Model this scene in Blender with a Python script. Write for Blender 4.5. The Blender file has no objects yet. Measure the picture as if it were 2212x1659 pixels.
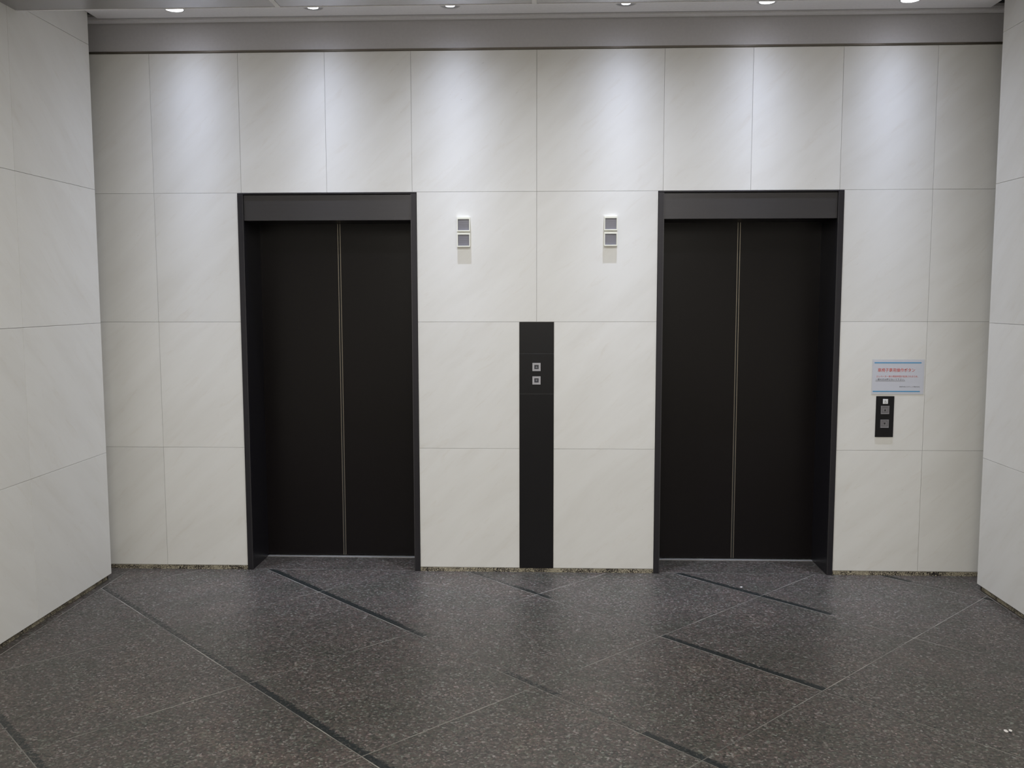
import bpy, math, random
from mathutils import Matrix, Vector
random.seed(7)
S = bpy.context.scene
COL = S.collection

# ------------------------------------------------------------------ camera
cam_data = bpy.data.cameras.new('camera')
cam = bpy.data.objects.new('camera', cam_data)
COL.objects.link(cam)
F_PX, CAM = 1990.77, Vector((0.10509, -5.6, 1.70688))
yaw, pit, rol = 3.65373e-2, 9.45993e-2, -1.37302e-3
cy, sy, cp, sp = math.cos(yaw), math.sin(yaw), math.cos(pit), math.sin(pit)
fw = Vector((-sy * cp, cy * cp, -sp))
rt = Vector((cy, sy, 0))
up = rt.cross(fw)
r2 = rt * math.cos(rol) + up * math.sin(rol)
u2 = -rt * math.sin(rol) + up * math.cos(rol)
m = Matrix((r2, u2, -fw)).transposed().to_4x4()
m.translation = CAM
cam.matrix_world = m
cam_data.sensor_fit = 'HORIZONTAL'
cam_data.sensor_width = 36.0
cam_data.lens = F_PX / 2212 * 36.0
cam_data.clip_start = 0.05
S.camera = cam

# ------------------------------------------------------------------ exposure, world
S.view_settings.view_transform = 'Standard'
S.view_settings.look = 'None'
S.view_settings.gamma = 1.0
S.view_settings.use_curve_mapping = False
S.view_settings.exposure = 0.0
world = bpy.data.worlds.new('world')
S.world = world
world.use_nodes = True
world.node_tree.nodes['Background'].inputs[0].default_value = (0.9, 0.92, 1.0, 1)
world.node_tree.nodes['Background'].inputs[1].default_value = 0.0

# ------------------------------------------------------------------ light levels (tuned here)
WASH_POWER = 6.8                        # each wall-wash lamp by the back wall
WASH_COLOUR = (0.68, 0.76, 1.0)
WASH_CONE = math.radians(178)
FILL_POWER = 22.5                       # each unseen fill lamp under the hall ceiling
FILL_COLOUR = (1.0, 0.97, 0.89)
NEAR_FILL_POWER = 15.5                       # fill row nearest the lifts, added out of view to brighten the wall
NEAR_FILL_COLOUR = (0.93, 0.95, 1.0)
LAMP_X = (-2.006, -1.212, -0.435, 0.549, 1.329, 2.112)
LAMP_Y, CEIL_HI, CEIL_LO = -0.265, 3.335, 3.126

# ------------------------------------------------------------------ materials
def new_mat(name):
    mt = bpy.data.materials.new(name)
    mt.use_nodes = True
    nt = mt.node_tree
    return mt, nt, nt.nodes['Principled BSDF']

def N(nt, kind, **kw):
    n = nt.nodes.new(kind)
    for k, v in kw.items():
        if k in n.inputs.keys() if isinstance(k, str) else False:
            n.inputs[k].default_value = v
        else:
            setattr(n, k, v)
    return n

def simple(name, col, rough=0.5, metal=0.0, spec=0.5, emit=None, estr=0.0, noise=0.06, nscale=60.0):
    mt, nt, b = new_mat(name)
    b.inputs['Roughness'].default_value = rough
    b.inputs['Metallic'].default_value = metal
    b.inputs['Specular IOR Level'].default_value = spec
    if emit:
        b.inputs['Base Color'].default_value = (*col, 1)
        b.inputs['Emission Color'].default_value = (*emit, 1)
        b.inputs['Emission Strength'].default_value = estr
        return mt
    tc = N(nt, 'ShaderNodeTexCoord')
    no = N(nt, 'ShaderNodeTexNoise', Scale=nscale, Detail=3.0)
    nt.links.new(tc.outputs['Object'], no.inputs['Vector'])
    mx = N(nt, 'ShaderNodeMix', data_type='RGBA')
    mx.inputs['A'].default_value = (*[c * (1 - noise) for c in col], 1)
    mx.inputs['B'].default_value = (*[min(1, c * (1 + noise)) for c in col], 1)
    nt.links.new(no.outputs['Fac'], mx.inputs['Factor'])
    nt.links.new(mx.outputs['Result'], b.inputs['Base Color'])
    return mt

def ramp(nt, stops):
    r = nt.nodes.new('ShaderNodeValToRGB')
    els = r.color_ramp.elements
    while len(els) > 1:
        els.remove(els[0])
    els[0].position, els[0].color = stops[0][0], (*stops[0][1], 1)
    for p, c in stops[1:]:
        e = els.new(p)
        e.color = (*c, 1)
    return r

def world_pos(nt, rnd=0.0):
    """world position plus a per-piece random shift"""
    g = N(nt, 'ShaderNodeNewGeometry')
    oi = N(nt, 'ShaderNodeObjectInfo')
    mul = N(nt, 'ShaderNodeVectorMath', operation='SCALE')
    mul.inputs[0].default_value = (37.0, 17.0, 53.0)
    nt.links.new(oi.outputs['Random'], mul.inputs['Scale'])
    sc = N(nt, 'ShaderNodeVectorMath', operation='SCALE')
    sc.inputs['Scale'].default_value = rnd
    nt.links.new(mul.outputs[0], sc.inputs[0])
    ad = N(nt, 'ShaderNodeVectorMath', operation='ADD')
    nt.links.new(g.outputs['Position'], ad.inputs[0])
    nt.links.new(sc.outputs[0], ad.inputs[1])
    return ad.outputs[0], oi

def marble(name, rotdeg, axis):
    """honed cream marble with faint soft slanted veining"""
    mt, nt, b = new_mat(name)
    pos, oi = world_pos(nt, 1.0)
    mp = N(nt, 'ShaderNodeMapping')
    mp.vector_type = 'TEXTURE'
    mp.inputs['Rotation'].default_value = (0, math.radians(-rotdeg), 0) if axis == 'Y' else (math.radians(-rotdeg), 0, 0)
    mp.inputs['Scale'].default_value = (1.0, 1.0, 0.2)
    nt.links.new(pos, mp.inputs['Vector'])
    n1 = N(nt, 'ShaderNodeTexNoise', Scale=1.6, Detail=6.0, Roughness=0.55, Distortion=0.4)
    nt.links.new(mp.outputs[0], n1.inputs['Vector'])
    r1 = ramp(nt, [(0.30, (0.725, 0.710, 0.668)), (0.47, (0.75, 0.737, 0.698)), (0.62, (0.768, 0.757, 0.720))])
    nt.links.new(n1.outputs['Fac'], r1.inputs['Fac'])
    n2 = N(nt, 'ShaderNodeTexNoise', Scale=5.0, Detail=4.0, Roughness=0.6, Distortion=0.8)
    nt.links.new(mp.outputs[0], n2.inputs['Vector'])
    r2_ = ramp(nt, [(0.58, (1, 1, 1)), (0.74, (0.965, 0.952, 0.935))])
    nt.links.new(n2.outputs['Fac'], r2_.inputs['Fac'])
    mul = N(nt, 'ShaderNodeMix', data_type='RGBA', blend_type='MULTIPLY')
    mul.inputs['Factor'].default_value = 1.0
    nt.links.new(r1.outputs['Color'], mul.inputs['A'])
    nt.links.new(r2_.outputs['Color'], mul.inputs['B'])
    # small natural pits, very sparse
    n3 = N(nt, 'ShaderNodeTexNoise', Scale=26.0, Detail=3.0, Roughness=0.6)
    nt.links.new(mp.outputs[0], n3.inputs['Vector'])
    r3 = ramp(nt, [(0.745, (1, 1, 1)), (0.775, (0.72, 0.70, 0.67))])
    nt.links.new(n3.outputs['Fac'], r3.inputs['Fac'])
    mul2 = N(nt, 'ShaderNodeMix', data_type='RGBA', blend_type='MULTIPLY')
    mul2.inputs['Factor'].default_value = 1.0
    nt.links.new(mul.outputs['Result'], mul2.inputs['A'])
    nt.links.new(r3.outputs['Color'], mul2.inputs['B'])
    # panel to panel tone
    vr = N(nt, 'ShaderNodeMapRange')
    vr.inputs['To Min'].default_value = 0.965
    vr.inputs['To Max'].default_value = 1.02
    nt.links.new(oi.outputs['Random'], vr.inputs['Value'])
    hs = N(nt, 'ShaderNodeHueSaturation')
    nt.links.new(vr.outputs[0], hs.inputs['Value'])
    nt.links.new(mul2.outputs['Result'], hs.inputs['Color'])
    nt.links.new(hs.outputs[0], b.inputs['Base Color'])
    b.inputs['Roughness'].default_value = 0.5
    b.inputs['Specular IOR Level'].default_value = 0.28
    return mt

def granite(name, inlay=False):
    """brown-grey granite: speckle cells of several tones"""
    mt, nt, b = new_mat(name)
    pos, oi = world_pos(nt, 0.0 if inlay else 1.0)
    cells = N(nt, 'ShaderNodeTexVoronoi', Scale=120.0, Randomness=1.0)
    wob = N(nt, 'ShaderNodeTexNoise', Scale=60.0, Detail=2.0)
    nt.links.new(pos, wob.inputs['Vector'])
    wm = N(nt, 'ShaderNodeVectorMath', operation='MULTIPLY_ADD')
    nt.links.new(wob.outputs['Color'], wm.inputs[0])
    wm.inputs[1].default_value = (0.012, 0.012, 0.012)
    nt.links.new(pos, wm.inputs[2])
    nt.links.new(wm.outputs[0], cells.inputs['Vector'])
    sep = N(nt, 'ShaderNodeSeparateColor')
    nt.links.new(cells.outputs['Color'], sep.inputs[0])
    tone = ramp(nt, [(0.0, (0.035, 0.033, 0.030)), (0.18, (0.050, 0.046, 0.041)), (0.42, (0.065, 0.059, 0.052)),
                     (0.62, (0.074, 0.062, 0.056)), (0.80, (0.096, 0.087, 0.077)), (0.93, (0.125, 0.119, 0.110)), (1.0, (0.205, 0.20, 0.19))])
    nt.links.new(sep.outputs['Red'], tone.inputs['Fac'])
    hue = ramp(nt, [(0.0, (1.12, 0.95, 0.93)), (0.35, (1.0, 1.0, 0.98)), (0.65, (0.90, 1.02, 0.92)), (1.0, (1.08, 0.95, 0.98))])
    nt.links.new(sep.outputs['Green'], hue.inputs['Fac'])
    m1 = N(nt, 'ShaderNodeMix', data_type='RGBA', blend_type='MULTIPLY')
    m1.inputs['Factor'].default_value = 1.0
    nt.links.new(tone.outputs[0], m1.inputs['A'])
    nt.links.new(hue.outputs[0], m1.inputs['B'])
    # fine grain
    fine = N(nt, 'ShaderNodeTexNoise', Scale=420.0, Detail=2.0, Roughness=0.7)
    nt.links.new(pos, fine.inputs['Vector'])
    fr = ramp(nt, [(0.35, (0.72, 0.72, 0.72)), (0.65, (1.28, 1.28, 1.28))])
    nt.links.new(fine.outputs['Fac'], fr.inputs['Fac'])
    m2 = N(nt, 'ShaderNodeMix', data_type='RGBA', blend_type='MULTIPLY')
    m2.inputs['Factor'].default_value = 1.0
    nt.links.new(m1.outputs['Result'], m2.inputs['A'])
    nt.links.new(fr.outputs[0], m2.inputs['B'])
    # broad clouds
    cl = N(nt, 'ShaderNodeTexNoise', Scale=3.2, Detail=5.0, Roughness=0.62)
    nt.links.new(pos, cl.inputs['Vector'])
    cr = ramp(nt, [(0.28, (0.80, 0.84, 0.80)), (0.42, (0.94, 0.95, 0.91)), (0.5, (1.0, 0.98, 0.98)), (0.60, (1.10, 1.04, 1.02)), (0.74, (1.24, 1.20, 1.12))])
    nt.links.new(cl.outputs['Fac'], cr.inputs['Fac'])
    m3 = N(nt, 'ShaderNodeMix', data_type='RGBA', blend_type='MULTIPLY')
    m3.inputs['Factor'].default_value = 1.0
    nt.links.new(m2.outputs['Result'], m3.inputs['A'])
    nt.links.new(cr.outputs[0], m3.inputs['B'])
    out = m3.outputs['Result']
    if inlay:
        # dark green-black stone grains let into the slab edge, density carried by the piece's own colour
        dn = N(nt, 'ShaderNodeTexNoise', Scale=60.0, Detail=4.0, Roughness=0.75)
        nt.links.new(pos, dn.inputs['Vector'])
        sc = N(nt, 'ShaderNodeSeparateColor')
        nt.links.new(oi.outputs['Color'], sc.inputs[0])
        uv = N(nt, 'ShaderNodeUVMap')
        su = N(nt, 'ShaderNodeSeparateXYZ')
        nt.links.new(uv.outputs[0], su.inputs[0])
        fd = N(nt, 'ShaderNodeMapRange')
        fd.inputs['From Min'].default_value = 0.55
        fd.inputs['From Max'].default_value = 1.0
        fd.inputs['To Min'].default_value = 0.02
        fd.inputs['To Max'].default_value = -0.22
        nt.links.new(su.outputs['Y'], fd.inputs['Value'])
        ad0 = N(nt, 'ShaderNodeMath', operation='ADD')
        nt.links.new(sc.outputs['Red'], ad0.inputs[0])
        nt.links.new(fd.outputs[0], ad0.inputs[1])
        add = N(nt, 'ShaderNodeMath', operation='ADD')
        nt.links.new(dn.outputs['Fac'], add.inputs[0])
        nt.links.new(ad0.outputs[0], add.inputs[1])
        th = N(nt, 'ShaderNodeMapRange')
        th.inputs['From Min'].default_value = 0.93
        th.inputs['From Max'].default_value = 1.03
        nt.links.new(add.outputs[0], th.inputs['Value'])
        mx = N(nt, 'ShaderNodeMix', data_type='RGBA')
        nt.links.new(th.outputs[0], mx.inputs['Factor'])
        nt.links.new(out, mx.inputs['A'])
        mx.inputs['B'].default_value = (0.012, 0.015, 0.0135, 1)
        out = mx.outputs['Result']
    nt.links.new(out, b.inputs['Base Color'])
    rr = N(nt, 'ShaderNodeMapRange')
    rr.inputs['To Min'].default_value = 0.35
    rr.inputs['To Max'].default_value = 0.50
    nt.links.new(sep.outputs['Blue'], rr.inputs['Value'])
    nt.links.new(rr.outputs[0], b.inputs['Roughness'])
    b.inputs['Specular IOR Level'].default_value = 0.5
    bp = N(nt, 'ShaderNodeBump', Strength=0.25, Distance=0.0006)
    nt.links.new(fine.outputs['Fac'], bp.inputs['Height'])
    nt.links.new(bp.outputs[0], b.inputs['Normal'])
    return mt

def worn_grout(name):
    """pale jointing, dirty along some stretches"""
    mt, nt, b = new_mat(name)
    g = N(nt, 'ShaderNodeNewGeometry')
    no = N(nt, 'ShaderNodeTexNoise', Scale=1.7, Detail=3.0, Roughness=0.6)
    nt.links.new(g.outputs['Position'], no.inputs['Vector'])
    r = ramp(nt, [(0.38, (0.11, 0.105, 0.095)), (0.5, (0.20, 0.19, 0.165)), (0.62, (0.36, 0.345, 0.30))])
    nt.links.new(no.outputs['Fac'], r.inputs['Fac'])
    nt.links.new(r.outputs[0], b.inputs['Base Color'])
    b.inputs['Roughness'].default_value = 0.5
    return mt

def speckled(name):
    """tan and black speckled stone of the baseboard"""
    mt, nt, b = new_mat(name)
    pos, oi = world_pos(nt, 0.3)
    v = N(nt, 'ShaderNodeTexVoronoi', Scale=85.0, feature='DISTANCE_TO_EDGE')
    wob = N(nt, 'ShaderNodeTexNoise', Scale=45.0, Detail=3.0)
    nt.links.new(pos, wob.inputs['Vector'])
    wm = N(nt, 'ShaderNodeVectorMath', operation='MULTIPLY_ADD')
    nt.links.new(wob.outputs['Color'], wm.inputs[0])
    wm.inputs[1].default_value = (0.05, 0.05, 0.05)
    nt.links.new(pos, wm.inputs[2])
    nt.links.new(wm.outputs[0], v.inputs['Vector'])
    lo = N(nt, 'ShaderNodeTexNoise', Scale=9.0, Detail=2.0)
    nt.links.new(pos, lo.inputs['Vector'])
    sub = N(nt, 'ShaderNodeMath', operation='MULTIPLY_ADD')
    nt.links.new(lo.outputs['Fac'], sub.inputs[0])
    sub.inputs[1].default_value = 0.5
    nt.links.new(v.outputs['Distance'], sub.inputs[2])
    r = ramp(nt, [(0.29, (0.018, 0.014, 0.013)), (0.34, (0.13, 0.11, 0.08)), (0.42, (0.40, 0.36, 0.26))])
    nt.links.new(sub.outputs[0], r.inputs['Fac'])
    nt.links.new(r.outputs[0], b.inputs['Base Color'])
    b.inputs['Roughness'].default_value = 0.4
    return mt

def brushed(name, col, rough, metal, spec=0.5):
    """dark metal with faint horizontal brushing"""
    mt, nt, b = new_mat(name)
    tc = N(nt, 'ShaderNodeNewGeometry')
    mp = N(nt, 'ShaderNodeMapping')
    mp.inputs['Scale'].default_value = (1.5, 1.5, 220.0)
    nt.links.new(tc.outputs['Position'], mp.inputs['Vector'])
    no = N(nt, 'ShaderNodeTexNoise', Scale=2.0, Detail=3.0)
    nt.links.new(mp.outputs[0], no.inputs['Vector'])
    mx = N(nt, 'ShaderNodeMix', data_type='RGBA')
    mx.inputs['A'].default_value = (*[c * 0.88 for c in col], 1)
    mx.inputs['B'].default_value = (*[c * 1.12 for c in col], 1)
    nt.links.new(no.outputs['Fac'], mx.inputs['Factor'])
    nt.links.new(mx.outputs['Result'], b.inputs['Base Color'])
    b.inputs['Roughness'].default_value = rough
    b.inputs['Metallic'].default_value = metal
    b.inputs['Specular IOR Level'].default_value = spec
    return mt

M = dict(
    marble=marble('cream_marble', 42, 'Y'),
    marble_side=marble('cream_marble_side', 42, 'X'),
    backing=simple('joint_sealant', (0.40, 0.38, 0.35), 0.9),
    granite=granite('brown_grey_granite'),
    inlay=granite('dark_grain_inlay', True),
    grout=worn_grout('pale_grout'),
    speckle=speckled('speckled_base_stone'),
    plaster=simple('ceiling_plaster', (0.87, 0.855, 0.865), 0.8, spec=0.2),
    band=simple('painted_band', (0.53, 0.515, 0.52), 0.75, spec=0.2),
    ceil_panel=simple('glossy_grey_ceiling_panel', (0.35, 0.335, 0.335), 0.22, 0.9, noise=0.03),
    ceil_bar=simple('white_ceiling_bar', (0.78, 0.76, 0.74), 0.6),
    rail=brushed('dark_bronze_rail', (0.22, 0.195, 0.16), 0.25, 0.9),
    frame=brushed('dark_steel_frame', (0.027, 0.025, 0.029), 0.38, 0.45),
    header=brushed('dark_steel_header', (0.062, 0.059, 0.061), 0.42, 0.6),
    reveal=brushed('black_steel_reveal', (0.016, 0.015, 0.018), 0.32, 0.3, 0.4),
    leaf=brushed('black_bronze_door', (0.0062, 0.0046, 0.005), 0.33, 0.15, 0.28),
    edge=simple('pale_bronze_edge', (0.27, 0.24, 0.20), 0.35, 0.8),
    alu=simple('aluminium_sill', (0.75, 0.75, 0.74), 0.35, 0.7),
    black=simple('black_gap', (0.006, 0.006, 0.006), 0.8),
    plate=simple('black_plate', (0.0065, 0.006, 0.007), 0.36, 0.0, 0.25),
    plate_mid=simple('black_plate_satin', (0.008, 0.0075, 0.0085), 0.34, 0.0, 0.26),
    seam=simple('seam_line', (0.07, 0.07, 0.068), 0.5),
    silver=simple('silver_bezel', (0.40, 0.39, 0.41), 0.38, 0.35),
    btn_dark=simple('dark_button_glass', (0.045, 0.045, 0.055), 0.25),
    btn_grey=simple('grey_button_metal', (0.21, 0.20, 0.205), 0.42, 0.3),
    btn_lip=simple('grey_button_lip', (0.30, 0.29, 0.30), 0.4, 0.3),
    arrow_dim=simple('dim_arrow_print', (0.20, 0.20, 0.21), 0.5),
    arrow_black=simple('black_arrow_print', (0.012, 0.01, 0.012), 0.5),
    white=simple('white_plate', (0.80, 0.80, 0.79), 0.45),
    symbol=simple('grey_symbol_print', (0.33, 0.33, 0.34), 0.5),
    paper=simple('laminated_paper', (0.60, 0.61, 0.66), 0.32, spec=0.45, noise=0.02),
    paper_edge=simple('clear_laminate_rim', (0.62, 0.62, 0.61), 0.3),
    red_ink=simple('red_ink', (0.60, 0.13, 0.11), 0.6),
    ink=simple('dark_ink', (0.05, 0.05, 0.06), 0.6),
    blue_ink=simple('blue_ink', (0.05, 0.30, 0.55), 0.5),
    cream=simple('cream_indicator_case', (0.80, 0.79, 0.68), 0.45),
    screen=simple('indicator_glass', (0.20, 0.20, 0.25), 0.22),
    screen_line=simple('indicator_glass_line', (0.14, 0.14, 0.18), 0.3),
    lens=simple('lamp_lens', (1, 1, 1), 0.5, emit=(0.92, 0.93, 1.0), estr=14.0),
    lens_warm=simple('fill_lamp_lens', (1, 1, 1), 0.5, emit=(1.0, 0.94, 0.86), estr=9.0),  # glowing lens of the added fill lamps
    reflector=simple('lamp_reflector', (0.50, 0.50, 0.52), 0.3, 0.5),
    ring=simple('lamp_ring', (0.62, 0.61, 0.60), 0.5),
    scrap=simple('white_scrap', (0.72, 0.69, 0.66), 0.6),
    scrap_dark=simple('dark_scrap', (0.02, 0.018, 0.022), 0.5),
)

# ------------------------------------------------------------------ mesh helpers
def wloc(o):
    p = Vector((0, 0, 0))
    while o is not None:
        p += o.location
        o = o.parent
    return p

def mesh_obj(name, verts, faces, mat, parent=None, origin=None):
    """one mesh object from world-space vertices; its origin sits at the bottom centre"""
    vs = [Vector(v) for v in verts]
    if origin is None:
        mn = [min(v[i] for v in vs) for i in range(3)]
        mxx = [max(v[i] for v in vs) for i in range(3)]
        origin = Vector(((mn[0] + mxx[0]) / 2, (mn[1] + mxx[1]) / 2, mn[2]))
    me = bpy.data.meshes.new(name)
    me.from_pydata([tuple(v - origin) for v in vs], [], faces)
    me.materials.append(mat)
    me.update()
    o = bpy.data.objects.new(name, me)
    COL.objects.link(o)
    if parent is not None:
        o.parent = parent
        o.location = origin - wloc(parent)
    else:
        o.location = origin
    return o

def box_geo(x0, x1, y0, y1, z0, z1, off=0):
    v = [(x0, y0, z0), (x1, y0, z0), (x1, y1, z0), (x0, y1, z0), (x0, y0, z1), (x1, y0, z1), (x1, y1, z1), (x0, y1, z1)]
    f = [(0, 3, 2, 1), (4, 5, 6, 7), (0, 1, 5, 4), (1, 2, 6, 5), (2, 3, 7, 6), (3, 0, 4, 7)]
    return v, [tuple(i + off for i in q) for q in f]

def box(name, x0, x1, y0, y1, z0, z1, mat, parent=None, bevel=0.0):
    v, f = box_geo(x0, x1, y0, y1, z0, z1)
    o = mesh_obj(name, v, f, mat, parent)
    if bevel:
        md = o.modifiers.new('bevel', 'BEVEL')
        md.width = bevel
        md.segments = 1
        md.limit_method = 'ANGLE'
    return o

def boxes(name, lst, mat, parent=None, bevel=0.0):
    V, Fc = [], []
    for b in lst:
        v, f = box_geo(*b, off=len(V))
        V += v
        Fc += f
    o = mesh_obj(name, V, Fc, mat, parent)
    if bevel:
        md = o.modifiers.new('bevel', 'BEVEL')
        md.width = bevel
        md.segments = 1
        md.limit_method = 'ANGLE'
    return o

def prism(name, poly, z0, z1, mat, parent=None):
    """vertical prism over an (x, y) polygon, counter-clockwise"""
    n = len(poly)
    V = [(x, y, z0) for x, y in poly] + [(x, y, z1) for x, y in poly]
    Fc = [tuple(range(n - 1, -1, -1)), tuple(range(n, 2 * n))]
    Fc += [(i, (i + 1) % n, n + (i + 1) % n, n + i) for i in range(n)]
    return mesh_obj(name, V, Fc, mat, parent)

def plate_xz(name, poly, y0, y1, mat, parent=None):
    """plate facing -y over an (x, z) polygon, y0 < y1 (y0 is the front)"""
    n = len(poly)
    V = [(x, y0, z) for x, z in poly] + [(x, y1, z) for x, z in poly]
    Fc = [tuple(range(n)), tuple(range(2 * n - 1, n - 1, -1))]
    Fc += [(i, n + i, n + (i + 1) % n, (i + 1) % n) for i in range(n)]
    return mesh_obj(name, V, Fc, mat, parent)

def ring_z(name, cx, cy_, z0, z1, r0, r1, mat, parent=None, seg=40, slope=0.0):
    """flat ring (annulus) facing down; inner edge may be raised by slope"""
    V, Fc = [], []
    for i in range(seg):
        a = 2 * math.pi * i / seg
        c, s = math.cos(a), math.sin(a)
        V += [(cx + r1 * c, cy_ + r1 * s, z1), (cx + r1 * c, cy_ + r1 * s, z0), (cx + r0 * c, cy_ + r0 * s, z0 + slope), (cx + r0 * c, cy_ + r0 * s, z1 + slope)]
    for i in range(seg):
        a, b = 4 * i, 4 * ((i + 1) % seg)
        for k in range(4):
            k2 = (k + 1) % 4
            Fc.append((a + k, a + k2, b + k2, b + k))
    return mesh_obj(name, V, Fc, mat, parent)

def disc_z(name, cx, cy_, z0, z1, r, mat, parent=None, seg=40):
    return prism(name, [(cx + r * math.cos(2 * math.pi * i / seg), cy_ + r * math.sin(2 * math.pi * i / seg)) for i in range(seg)], z0, z1, mat, parent)

def frame_xz(name, x0, x1, z0, z1, t, y0, y1, mat, parent=None, tt=None, tb=None):
    """square bezel facing -y, bar width t (top tt, bottom tb)"""
    tt = tt or t
    tb = tb or t
    return boxes(name, [(x0, x1, y0, y1, z1 - tt, z1), (x0, x1, y0, y1, z0, z0 + tb), (x0, x0 + t, y0, y1, z0 + tb, z1 - tt), (x1 - t, x1, y0, y1, z0 + tb, z1 - tt)], mat, parent)

def empty(name, loc):
    o = bpy.data.objects.new(name, None)
    o.empty_display_size = 0.05
    COL.objects.link(o)
    o.location = loc
    return o

def tag(o, label, cat=None, group=None, kind=None):
    o['label'] = label
    if cat:
        o['category'] = cat
    if group:
        o['group'] = group
    if kind:
        o['kind'] = kind
    return o

# ------------------------------------------------------------------ added unseen fill lamps for the hall (their fittings come with the ceiling)
FILL_LAMPS = [(x, y) for y in (-1.60, -4.15, -5.35, -6.55, -7.65) for x in (-0.60, 0.68)]
for x, y in FILL_LAMPS:
    ld = bpy.data.lights.new('hall_fill_light', 'AREA')
    ld.shape = 'DISK'
    ld.size = 0.16
    ld.energy = NEAR_FILL_POWER if y > -2 else FILL_POWER
    ld.color = NEAR_FILL_COLOUR if y > -2 else FILL_COLOUR
    lo = bpy.data.objects.new('hall_fill_light', ld)
    COL.objects.link(lo)
    lo.location = (x, y, CEIL_LO - 0.012)
def lamp_distribution(ld):
    """photometric curve of the narrow wall-wash lamp: bright downwards, falling off quickly to the side"""
    ld.use_nodes = True
    nt = ld.node_tree
    em = nt.nodes['Emission']
    tc = nt.nodes.new('ShaderNodeTexCoord')
    sx = nt.nodes.new('ShaderNodeSeparateXYZ')
    nt.links.new(tc.outputs['Normal'], sx.inputs[0])
    def mth(op, a, b=None):
        n = nt.nodes.new('ShaderNodeMath')
        n.operation = op
        for k, v in enumerate((a, b)):
            if v is None:
                continue
            if isinstance(v, (int, float)):
                n.inputs[k].default_value = v
            else:
                nt.links.new(v, n.inputs[k])
        return n.outputs[0]
    c2 = mth('MAXIMUM', mth('MULTIPLY', sx.outputs['Z'], sx.outputs['Z']), 0.01)
    tan2 = mth('SUBTRACT', mth('DIVIDE', 1.0, c2), 1.0)
    fall = mth('POWER', mth('ADD', tan2, 0.04), -1.12)
    nt.links.new(fall, em.inputs['Strength'])

for x in LAMP_X:
    ld = bpy.data.lights.new('wall_wash_light', 'SPOT')
    ld.energy = WASH_POWER
    ld.color = WASH_COLOUR
    ld.spot_size = WASH_CONE
    ld.spot_blend = 1.0
    ld.shadow_soft_size = 0.012
    lamp_distribution(ld)
    lo = bpy.data.objects.new('wall_wash_light', ld)
    COL.objects.link(lo)
    lo.location = (x, LAMP_Y, CEIL_HI - 0.004)

# ------------------------------------------------------------------ setting: floor
XL, XR, YB = -2.535, 2.63, -8.0
GAP = 0.0022
floor = box('floor', -3.2, 3.3, YB - 0.1, 0.75, -0.12, -0.0004, M['grout'])
tag(floor, 'brown-grey granite slab floor laid diagonally with pale joints', kind='structure')

def clip(poly, a, b, c):
    """keep a*x + b*y <= c"""
    out = []
    for i in range(len(poly)):
        p, q = poly[i], poly[(i + 1) % len(poly)]
        dp, dq = a * p[0] + b * p[1] - c, a * q[0] + b * q[1] - c
        if dp <= 0:
            out.append(p)
        if dp * dq < 0:
            t = dp / (dp - dq)
            out.append((p[0] + (q[0] - p[0]) * t, p[1] + (q[1] - p[1]) * t))
    return out

def area(poly):
    return 0.5 * sum(poly[i][0] * poly[(i + 1) % len(poly)][1] - poly[(i + 1) % len(poly)][0] * poly[i][1] for i in range(len(poly)))

def sd_poly(s0, s1, d0, d1):
    """parallelogram in the diagonal coordinates s = x + y, d = x - y"""
    return [((s + d) / 2, (s - d) / 2) for s, d in ((s0, d0), (s0, d1), (s1, d1), (s1, d0))]

def floor_piece(name, s0, s1, d0, d1, mat, x0, x1, y0, y1):
    p = sd_poly(s0, s1, d0, d1)
    for a, b, c in ((1, 0, x1), (-1, 0, -x0), (0, 1, y1), (0, -1, -y0)):
        p = clip(p, a, b, c)
        if len(p) < 3:
            return None
    A = area(p)
    if abs(A) < 2e-5:
        return None
    if A < 0:
        p = p[::-1]
    return prism(name, p, -0.02, 0.0, mat, floor)

SL = [-2.91 - 1.262 * k for k in range(7, 1, -1)] + [-4.20, -2.91, -1.635, -0.385, 0.905, 2.15, 3.41]
DL = [-2.04 - 1.255 * k for k in range(3, 0, -1)] + [-2.04, -0.785, 0.49, 1.755, 3.005] + [3.005 + 1.255 * k for k in range(1, 7)]
FX0, FX1, FY1 = -2.505, 2.630, 0.012
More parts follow.
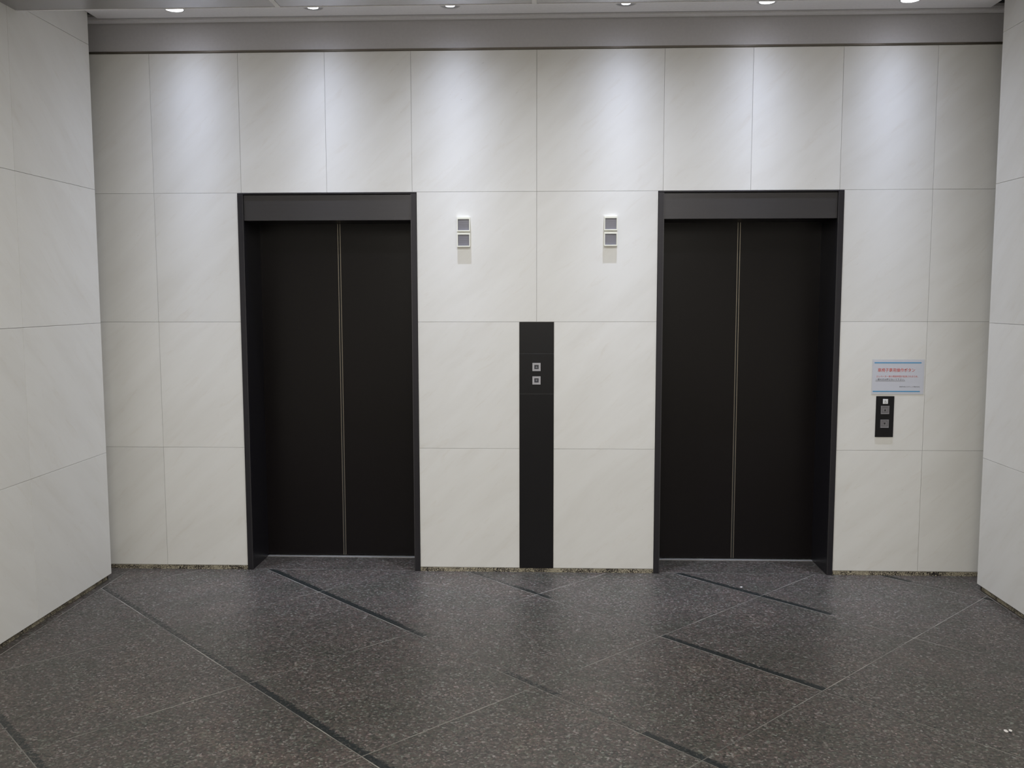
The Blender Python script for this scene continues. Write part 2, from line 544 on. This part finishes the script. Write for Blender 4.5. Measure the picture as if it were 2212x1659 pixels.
# how dense the dark grains are along each slab edge: line -> (from d, density)
INLAY = {
    -4.20: [(-9, 0.50), (6, 0.2)],
    -2.91: [(-9, 0.49), (-0.785, 0.475), (0.49, 0.55), (3.2, 0.45)],
    -1.635: [(-9, 0.60), (0.30, 0.52), (0.60, 0.30), (1.45, 0.49), (1.95, 0.40), (2.60, 0.56), (3.6, 0.4)],
    -0.385: [(-9, 0.46), (0.20, 0.54), (0.63, 0.28), (1.755, 0.59), (3.005, 0.38)],
    0.905: [(-9, 0.60), (2.36, 0.34)],
    2.15: [(-9, 0.56), (2.42, 0.38), (2.99, 0.55)],
}
DARK_W = 0.062
for i in range(len(SL) - 1):
    for j in range(len(DL) - 1):
        s0, s1, d0, d1 = SL[i], SL[i + 1], DL[j], DL[j + 1]
        g = GAP * 1.414
        floor_piece('granite_slab', s0 + g + DARK_W, s1 - g, d0 + g, d1 - g, M['granite'], FX0 + GAP, FX1 - GAP, YB, FY1 - GAP)
        cuts = INLAY.get(s0, [(-9, 0.25)])
        for n, (c0, dens) in enumerate(cuts):
            c1 = cuts[n + 1][0] if n + 1 < len(cuts) else 99
            a, b_ = max(d0 + g, c0), min(d1 - g, c1)
            if b_ - a > 0.004:
                o = floor_piece('dark_inlay', s0 + g, s0 + g + DARK_W, a, b_, M['inlay'], FX0 + GAP, FX1 - GAP, YB, FY1 - GAP)
                if o:
                    o.color = (dens, dens, dens, 1)
                    lay = o.data.uv_layers.new(name='UVMap')
                    ow = wloc(o)
                    for lp in o.data.loops:
                        co = o.data.vertices[lp.vertex_index].co + ow
                        lay.data[lp.index].uv = (co.x - co.y, (co.x + co.y - s0 - g) / DARK_W)
# threshold slabs inside the doorways, border slabs by the side walls
DOORS = ((-1.763, -0.673), (0.774, 1.869))
for a, b in DOORS:
    box('threshold_slab', a + 0.03, b - 0.03, FY1 + GAP, 0.292, -0.02, 0.0, M['granite'], floor)
for k in range(7):
    y1, y0 = 0.06 - 1.2 * k, 0.06 - 1.2 * (k + 1) + 2 * GAP
    box('border_slab', -2.60 if k else -3.1, FX0 - GAP, max(y0, YB), y1, -0.02, 0.0, M['granite'], floor)
    box('border_slab', FX1 + GAP, 2.70 if k else 3.2, max(y0, YB), y1, -0.02, 0.0, M['granite'], floor)

# ------------------------------------------------------------------ setting: back wall
T = 0.03            # marble panel thickness
J = 0.0008          # half joint
Z = [0.027, 0.776, 1.554, 2.333, 3.158]
BX = [-3.15, -2.80, -2.275, -1.738, -1.216, -0.699, 0.050, 0.802, 1.319, 1.841, 2.384, 2.92, 3.25]
wb = boxes('wall_back', [
    (-3.2, -1.763, 0.004 + 0.0, 0.30, 0, 3.6), (-0.673, 0.774, 0.004, 0.30, 0, 3.6), (1.869, 3.3, 0.004, 0.30, 0, 3.6),
    (-1.763, -0.673, 0.004, 0.30, 2.333, 3.6), (0.774, 1.869, 0.004, 0.30, 2.333, 3.6),
    (-3.2, 3.3, 0.40, 0.75, -0.1, 3.6)], M['backing'])
tag(wb, 'cream marble clad lift lobby wall around the two lift doors', kind='structure')
wp = wb

def back_panel(x0, x1, z0, z1):
    return box('marble_panel', x0 + J, x1 - J, 0.0, 0.0038, z0 + J, z1 - J, M['marble'], wp, bevel=0.0006)

for a, b in zip(BX[:-1], BX[1:]):
    back_panel(a, b, Z[3], Z[4])
for r in range(3):
    z0, z1 = Z[r], Z[r + 1]
    for a, b in ((-3.15, -2.80), (-2.80, -2.275), (-2.275, -1.763), (1.869, 2.384), (2.384, 2.92), (2.92, 3.25)):
        back_panel(a, b, z0, z1)
    if r == 2:
        back_panel(-0.673, 0.050, z0, z1)
        back_panel(0.050, 0.774, z0, z1)
    else:
        back_panel(-0.673, -0.0545, z0, z1)
        back_panel(0.1555, 0.774, z0, z1)
box('plaster_band', -3.2, 3.3, 0.002, 0.0038, 3.172, 3.36, M['band'], wb)

# side piers and walls
def side_wall(name, xf, sign, y_end, joints, label):
    """marble wall whose face is at xf and whose end stands at y_end, sign +1 when it is the right wall"""
    xo = xf + sign * 0.65
    a, b = sorted((xf + sign * T, xo))
    w = box(name, a, b, YB, y_end - T, 0.0, 3.6, M['backing'])
    tag(w, label, kind='structure')
    rows = [0.031, 0.776, 1.554, 2.333, 3.157, 3.6]
    ys = [y_end] + joints
    for r in range(5):
        for k in range(len(ys) - 1):
            p0, p1 = sorted((xf, xf + sign * (T + 0.0)))
            y0, y1 = ys[k + 1] + J, ys[k] - (J if k else 0)
            box('marble_panel', p0, p1, y0, y1, rows[r] + J, rows[r + 1] - J, M['marble_side'], w, bevel=0.0008)
        # narrow return face on the end of the pier
        p0, p1 = sorted((xf + sign * (T + 0.001), xo))
        box('marble_panel', p0, p1, y_end - T + 0.001, y_end, rows[r] + J, rows[r + 1] - J, M['marble'], w)
    return w

wl = side_wall('wall_left', XL, -1, -0.212, [-1.03 - 0.82 * k for k in range(9)], 'cream marble wall on the left ending just short of the lift wall')
wr = side_wall('wall_right', XR, 1, -0.247, [-1.065 - 0.82 * k for k in range(9)], 'cream marble wall on the right ending just short of the lift wall')
# recess ends behind the piers and the wall behind the viewer
for nm, x0, x1 in (('wall_recess_left', -3.2, -3.15), ('wall_recess_right', 3.25, 3.3)):
    w = box(nm, x0, x1, -0.30, 0.004, 0, 3.6, M['marble_side'])
    tag(w, 'short marble return closing the slot at the %s end of the lift wall' % ('left' if x0 < 0 else 'right'), kind='structure')
wf = box('wall_front', -3.2, 3.3, YB - 0.1, YB, 0, 3.6, M['marble'])
tag(wf, 'plain marble wall behind the viewpoint', kind='structure')

# baseboards of speckled stone, set back under the marble
def base(name, segs, label):
    o = boxes(name, segs, M['speckle'])
    tag(o, label, kind='structure')
    return o
base('baseboard_back', [(-3.15, -1.764, -0.0008, 0.003, 0.0, 0.0245), (-0.672, 0.773, -0.0008, 0.003, 0.0, 0.0245), (1.870, 3.25, -0.0008, 0.003, 0.0, 0.0245)],
     'thin tan and black speckled stone strip under the lift wall')
base('baseboard_left', [(XL - 0.028, XL - 0.018, YB, -0.222, 0.0, 0.028), (XL - 0.65, XL - 0.018, -0.232, -0.222, 0.0, 0.028)], 'speckled stone strip set back under the left marble wall')
base('baseboard_right', [(XR + 0.018, XR + 0.028, YB, -0.257, 0.0, 0.028), (XR + 0.018, XR + 0.65, -0.267, -0.257, 0.0, 0.028)], 'speckled stone strip set back under the right marble wall')

# dark rail over the marble of the lift wall
t1 = boxes('trim_1', [(-3.15, 3.25, -0.005, 0.003, 3.1595, 3.1665), (-3.15, 3.25, -0.002, 0.003, 3.1665, 3.1715)], M['rail'])
tag(t1, 'slim dark bronze rail running along the top of the lift wall marble', kind='structure')

# ------------------------------------------------------------------ setting: ceiling
ceil = box('ceiling', -3.2, 3.3, YB - 0.1, 0.35, 3.5, 3.62, M['plaster'])
tag(ceil, 'grey panelled lobby ceiling with a raised strip along the lift wall', kind='structure')
# raised strip of ceiling, its two grooves by the wall
box('ceiling_strip', XL + 0.008, XR - 0.008, -0.925, -0.105, CEIL_HI, CEIL_HI + 0.02, M['plaster'], ceil)
box('ceiling_step', -3.15, 3.25, -0.105, -0.064, CEIL_HI + 0.007, CEIL_HI + 0.024, M['band'], ceil)
box('ceiling_cornice', -3.15, 3.25, -0.057, -0.003, CEIL_HI - 0.002, CEIL_HI + 0.02, M['plaster'], ceil)
box('ceiling_groove', -3.15, 3.25, -0.925, 0.004, CEIL_HI + 0.024, CEIL_HI + 0.03, M['black'], ceil)
# fascia where the lower ceiling stops
YE = -0.942
box('ceiling_fascia', -3.15, 3.25, YE - 0.012, YE, CEIL_LO, 3.5, M['plaster'], ceil)
# lower ceiling: grey panels between pale bars
CBX = [XL + 0.001, -1.215, 0.047, 1.306, XR - 0.001]
cy_j = [YE - 0.012 - 0.001] + [YE - 1.255 * k for k in range(1, 6)] + [YB]
BW = 0.0125
for k in range(len(cy_j) - 1):
    for n in range(4):
        x0 = CBX[n] + (BW if n else 0)  # pale bar between
        x1 = CBX[n + 1] - (BW if n < 3 else 0)
        box('ceiling_panel', x0, x1, cy_j[k + 1] + (0.002 if k < 5 else 0), cy_j[k], CEIL_LO + 0.002, CEIL_LO + 0.02, M['ceil_panel'], ceil)
for x in CBX[1:4]:
    box('ceiling_bar', x - BW + 0.0004, x + BW - 0.0004, YB, YE - 0.013, CEIL_LO, CEIL_LO + 0.022, M['ceil_bar'], ceil)

# added fittings for the unseen fill lamps, let into the lower ceiling
for x, y in FILL_LAMPS:
    f = ring_z('lamp_ring', x, y, CEIL_LO - 0.002, CEIL_LO + 0.0019, 0.084, 0.096, M['ring'], ceil)
    disc_z('lamp_lens', x, y, CEIL_LO, CEIL_LO + 0.0018, 0.0838, M['lens_warm'], f)

# ------------------------------------------------------------------ lift doors
def lift_door(name, x0, x1, label):
    """x0, x1: outer edges of the steel frame"""
    d = empty(name, ((x0 + x1) / 2, 0.0, 0.0))
    tag(d, label, kind='structure')
    zt, w, yf = 2.3315, 0.0355, -0.006
    a, b = x0 + w, x1 - w
    # frame: jamb faces and the thin head
    for u, v, e in ((x0 + 0.0008, a, a), (b, x1 - 0.0008, b)):
        box('jamb', u, v, yf, 0.012, 0.0, zt - 0.0085, M['frame'], d, bevel=0.0012)
    box('frame_head', x0 + 0.0008, x1 - 0.0008, yf, 0.012, zt - 0.008, zt, M['frame'], d, bevel=0.001)
    # bright arris on the inner edge of each jamb
    box('arris', a - 0.0038, a, yf - 0.0016, yf - 0.0002, 0.0, zt - 0.012, M['header'], d)
    box('arris', b, b + 0.0038, yf - 0.0016, yf - 0.0002, 0.0, zt - 0.012, M['header'], d)
    # deep reveals
    box('reveal', a - 0.02, a, 0.0125, 0.318, 0.0, 2.30, M['reveal'], d)
    box('reveal', b, b + 0.02, 0.0125, 0.318, 0.0, 2.30, M['reveal'], d)
    # header plate with a shadow gap over it, and the soffit behind
    box('header_panel', a + 0.0005, b - 0.0005, 0.004, 0.020, 2.167, 2.3195, M['header'], d, bevel=0.0012)
    box('header_gap', a, b, 0.010, 0.022, 2.3195, 2.3235, M['black'], d)
    box('soffit', a, b, 0.0205, 0.318, 2.1695, 2.30, M['reveal'], d)
    # door leaves, meeting in the middle
    xm = (a + b) / 2
    for sgn in (-1, 1):
        e0, e1 = (a - 0.005, xm - 0.0095) if sgn < 0 else (xm + 0.0095, b + 0.005)
        lf = box('door_leaf', e0, e1, 0.318, 0.355, 0.010, 2.20, M['leaf'], d)
        s = (xm - 0.0095, xm - 0.0050) if sgn < 0 else (xm + 0.0050, xm + 0.0095)
        box('edge_strip', s[0] + 0.0001, s[1] - 0.0001, 0.3165, 0.354, 0.010, 2.20, M['edge'], lf)
    box('door_seal', xm - 0.0050, xm + 0.0050, 0.321, 0.352, 0.010, 2.20, M['black'], d)
    box('sill', a, b, 0.294, 0.372, -0.015, 0.0022, M['alu'], d)
    return d

lift_door('door_1', *DOORS[0], 'left lift door, black bronze double leaves in a dark steel frame')
lift_door('door_2', *DOORS[1], 'right lift door, black bronze double leaves in a dark steel frame')

# ------------------------------------------------------------------ lamps over the lift wall
WHERE = ('leftmost', 'second from the left', 'third from the left', 'fourth from the left', 'fifth from the left', 'rightmost')
LENS_R = (0.049, 0.030, 0.026, 0.025, 0.042, 0.049)
for x, wh, lr in zip(LAMP_X, WHERE, LENS_R):
    t = empty('wall_wash_lamp', (x, LAMP_Y, CEIL_HI))
    tag(t, 'round recessed ceiling lamp close to the lift wall, %s of six' % wh, 'ceiling lamp', 'recessed lamps in a row over the lift wall')
    ring_z('ring', x, LAMP_Y, CEIL_HI - 0.002, CEIL_HI - 0.0001, 0.0515, 0.058, M['ring'], t)
    ring_z('reflector', x, LAMP_Y, CEIL_HI - 0.0016, CEIL_HI - 0.0006, lr, 0.0515, M['reflector'], t)
    disc_z('lens', x, LAMP_Y, CEIL_HI - 0.0022, CEIL_HI - 0.0008, lr, M['lens'], t)

# ------------------------------------------------------------------ floor indicators over the middle of the lift wall
def indicator(x0, x1, z0, z1, label):
    t = empty('floor_indicator', ((x0 + x1) / 2, 0.0, z0))
    tag(t, label, 'indicator', 'square lift indicators on the marble')
    yf = -0.019
    frame_xz('case', x0, x1, z0, z1, 0.0050, yf, -0.0002, M['cream'], t, tt=0.0105, tb=0.007)
    s = box('screen', x0 + 0.0051, x1 - 0.0051, -0.006, -0.0002, z0 + 0.0071, z1 - 0.0106, M['screen'], t)
    n = 5
    h = (z1 - z0 - 0.0177)
    boxes('screen_louvre', [(x0 + 0.0056, x1 - 0.0056, -0.0066, -0.0061, z0 + 0.0071 + h * (k + 0.5) / n - 0.0008, z0 + 0.0071 + h * (k + 0.5) / n + 0.0008) for k in range(n)], M['screen_line'], s)

indicator(-0.4285, -0.3500, 2.0965, 2.1805, 'upper square indicator with grey screen nearer the left lift')
indicator(-0.4285, -0.3500, 2.0045, 2.0885, 'lower square indicator with grey screen nearer the left lift')
indicator(0.4535, 0.5320, 2.0995, 2.1825, 'upper square indicator with grey screen nearer the right lift')
indicator(0.4535, 0.5320, 2.0075, 2.0905, 'lower square indicator with grey screen nearer the right lift')

# ------------------------------------------------------------------ tall black call panel between the lifts
t = empty('call_panel', (0.0505, 0.0, 0.0255))
tag(t, 'tall narrow black call panel with two silver square buttons, between the two lifts', 'call panel')
PX0, PX1, PF = -0.0535, 0.1545, -0.003
box('top_plate', PX0, PX1, PF, 0.0038, 1.3622, 1.5525, M['plate_mid'], t, bevel=0.0006)
box('button_plate', PX0, PX1, PF - 0.0004, 0.0038, 1.1155, 1.3605, M['plate_mid'], t, bevel=0.0006)
box('bottom_plate', PX0, PX1, PF, 0.0038, 0.0262, 1.1138, M['plate'], t, bevel=0.0006)
box('seam', PX0 + 0.001, PX1 - 0.001, PF - 0.0002, 0.003, 1.1140, 1.1153, M['seam'], t)
box('seam', PX0 + 0.03, PX1 - 0.001, PF + 0.0012, 0.003, 1.3607, 1.3620, M['seam'], t)

def button(x0, z0, s, yb, up_, bez, face, arrow, parent, inner, ar):
    b = frame_xz('button_bezel', x0, x0 + s, z0, z0 + s, (s - inner) / 2, yb - 0.0045, yb - 0.0001, bez, parent)
    c, cz = x0 + s / 2, z0 + s / 2
    h = inner / 2
    box('button', c - h + 0.0004, c + h - 0.0004, yb - 0.0030, yb - 0.0002, cz - h + 0.0004, cz + h - 0.0004, face, b)
    k = 1 if up_ else -1
    tri = [(c - ar, cz - k * ar * 0.85), (c + ar, cz - k * ar * 0.85), (c, cz + k * ar)]
    if k < 0:
        tri = tri[::-1]
    plate_xz('arrow', tri, yb - 0.0036, yb - 0.0031, arrow, b)

button(0.0252, 1.2552, 0.0495, PF - 0.0004, True, M['silver'], M['btn_dark'], M['arrow_dim'], t, 0.0265, 0.0065)
button(0.0252, 1.1732, 0.0495, PF - 0.0004, False, M['silver'], M['btn_dark'], M['arrow_dim'], t, 0.0265, 0.0065)

# ------------------------------------------------------------------ low call panel for wheelchair users on the right
t = empty('low_call_panel', (2.1505, 0.0, 0.858))
tag(t, 'small black call panel with two grey arrow buttons under the notice', 'call panel')
box('plate', 2.0970, 2.2040, -0.0050, -0.0002, 0.858, 1.1065, M['plate_mid'], t, bevel=0.0006)
def low_button(x0, z0, s, up_):
    b = frame_xz('button_bezel', x0, x0 + s, z0, z0 + s, 0.0085, -0.0092, -0.0052, M['btn_grey'], t, tb=0.010)
    c, cz = x0 + s / 2, z0 + s / 2
    box('lip', x0 + 0.001, x0 + s - 0.001, -0.0098, -0.0093, z0 + 0.0008, z0 + 0.0050, M['btn_lip'], b)
    box('button', x0 + 0.0095, x0 + s - 0.0095, -0.0086, -0.0054, z0 + 0.0110, z0 + s - 0.0095, M['btn_grey'], b)
    k = 1 if up_ else -1
    ar = 0.0060
    tri = [(c - ar, cz - k * ar), (c + ar, cz - k * ar), (c, cz + k * ar)]
    if k < 0:
        tri = tri[::-1]
    plate_xz('arrow', tri, -0.0094, -0.0087, M['arrow_black'], b)
low_button(2.1250, 0.9985, 0.0500, True)
low_button(2.1250, 0.9150, 0.0500, False)
s = box('symbol_plate', 2.1360, 2.1655, -0.0085, -0.0052, 1.0605, 1.0895, M['white'], t, bevel=0.0004)
# wheelchair sign on the white plate: head, seat and leg, wheel
cx, cz, u = 2.1508, 1.0750, 0.0105
V, Fc = [], []
def quad(p):
    k = len(V)
    V.extend([(cx + a * u, -0.0092, cz + b * u) for a, b in p])
    V.extend([(cx + a * u, -0.0087, cz + b * u) for a, b in p])
    n = len(p)
    Fc.append(tuple(range(k, k + n)))
    Fc.append(tuple(range(k + 2 * n - 1, k + n - 1, -1)))
    for i in range(n):
        Fc.append((k + i, k + n + i, k + n + (i + 1) % n, k + (i + 1) % n))
quad([(-0.15 + 0.17 * math.cos(a * math.pi / 5), 0.88 + 0.17 * math.sin(a * math.pi / 5)) for a in range(10)])
quad([(-0.24, 0.62), (-0.22, -0.12), (-0.04, -0.12), (-0.06, 0.62)])
quad([(-0.20, 0.02), (-0.20, -0.14), (0.42, -0.14), (0.42, 0.02)])
quad([(0.30, -0.10), (0.62, -0.86), (0.80, -0.80), (0.46, -0.02)])
quad([(-0.10, 0.38), (-0.10, 0.26), (0.34, 0.26), (0.34, 0.38)])
for k in range(11):
    a0, a1 = math.radians(115 + k * 20), math.radians(115 + (k + 1) * 20)
    quad([(-0.08 + r_ * math.cos(a), -0.36 + r_ * math.sin(a)) for r_, a in ((0.46, a0), (0.60, a0), (0.60, a1), (0.46, a1))])
mesh_obj('wheelchair_symbol', V, Fc, M['symbol'], s)

# ------------------------------------------------------------------ laminated notice
t = empty('notice', (2.220, 0.0, 1.116))
tag(t, 'white laminated notice with red heading and two blue lines, beside the right lift', 'notice')
SX0, SX1, SZ0, SZ1 = 2.066, 2.378, 1.116, 1.329
box('sheet', SX0 + 0.004, SX1 - 0.004, -0.0016, -0.0008, SZ0 + 0.004, SZ1 - 0.004, M['paper'], t)
box('laminate', SX0, SX1, -0.0008, -0.0001, SZ0, SZ1, M['paper_edge'], t)
def PXm(px, py):
    return 2.063 + (px - 1883 + (py - 777) * 0.012) * 0.00274
def PZm(py):
    return 1.326 - (py - 777) * 0.00276
YS = -0.0016
box('blue_line', PXm(1889, 783.5), PXm(1990.5, 783.5), YS - 0.0004, YS - 0.0001, PZm(784.6), PZm(782.4), M['blue_ink'], t)
box('blue_line', PXm(1886.5, 846), PXm(1988.5, 846), YS - 0.0004, YS - 0.0001, PZm(847.2), PZm(845.0), M['blue_ink'], t)
def lettering(name, body, px0, px1, pyc, hpx, mat, bold=0.0):
    cu = bpy.data.curves.new(name, 'FONT')
    cu.body = body
    cu.size = 1.0
    cu.offset = bold
    cu.resolution_u = 2
    tmp = bpy.data.objects.new(name, cu)
    COL.objects.link(tmp)
    bpy.context.view_layer.update()
    dg = bpy.context.evaluated_depsgraph_get()
    me = bpy.data.meshes.new_from_object(tmp.evaluated_get(dg))
    bpy.data.objects.remove(tmp)
    if not me.vertices:
        return
    xs = [v.co.x for v in me.vertices]
    ys = [v.co.y for v in me.vertices]
    X0, X1 = PXm(px0, pyc), PXm(px1, pyc)
    kx = (X1 - X0) / (max(xs) - min(xs))
    kz = hpx * 0.00276 / (max(ys) - min(ys))
    zc = PZm(pyc)
    my = (max(ys) + min(ys)) / 2
    org = Vector(((X0 + X1) / 2, YS, zc - hpx * 0.00276 / 2))
    for v in me.vertices:
        x, y = v.co.x, v.co.y
        v.co = Vector((X0 + (x - min(xs)) * kx, YS - 0.0003, zc + (y - my) * kz)) - org
    me.materials.clear()
    me.materials.append(mat)
    o = bpy.data.objects.new(name, me)
    COL.objects.link(o)
    o.parent = t
    o.location = org - wloc(t)
    return o
lettering('red_heading', '車椅子専用操作ボタン', 1896.5, 1977, 799.5, 8.6, M['red_ink'], 0.012)
lettering('red_lettering', 'エレベーター扉の開放時間が延長されるため、', 1893.5, 1984, 813.3, 4.3, M['red_ink'], 0.008)
lettering('black_lettering', '一般の方は押さないで下さい。', 1892, 1955, 819.8, 4.2, M['ink'], 0.006)
box('underline', PXm(1892, 823), PXm(1956, 823), YS - 0.0004, YS - 0.0001, PZm(823.4), PZm(822.7), M['ink'], t)
lettering('small_lettering', '駅前中央ビルディング株式会社', 1944, 1988, 835.8, 2.7, M['ink'], 0.004)

# ------------------------------------------------------------------ litter on the floor
def scrap(name, x, y, sx, sy, mat, seed, parent=None, h=0.006):
    rnd = random.Random(seed)
    n = 7
    V = []
    for i in range(n):
        a = 2 * math.pi * i / n
        r = 0.75 + 0.4 * rnd.random()
        V.append((x + sx * r * math.cos(a), y + sy * r * math.sin(a), 0.0003 + h * 0.4 * rnd.random()))
    V.append((x, y, h))
    V += [(a, b, 0.0001) for a, b, c in V[:n]]
    Fc = [(i, (i + 1) % n, n) for i in range(n)] + [(n + 1 + i, n + 1 + (i + 1) % n, (i + 1) % n, i) for i in range(n)] + [tuple(range(2 * n, n, -1))]
    return mesh_obj(name, V, Fc, mat, parent)
LX, LY = 1.920, -2.045
sc = scrap('paper_scrap', LX, LY, 0.009, 0.012, M['scrap'], 3)
tag(sc, 'small torn white scrap lying on the granite at the lower right', 'litter')
scrap('torn_flap', LX + 0.020, LY + 0.004, 0.007, 0.009, M['scrap'], 5, sc, 0.004)
scrap('dark_patch', LX + 0.011, LY - 0.010, 0.005, 0.010, M['scrap_dark'], 8, sc, 0.004)
sp_ = scrap('paper_crumb', 1.26, -0.26, 0.0085, 0.008, M['scrap'], 11, None, 0.004)
tag(sp_, 'tiny white crumb on the dark granite in front of the right lift', 'litter')
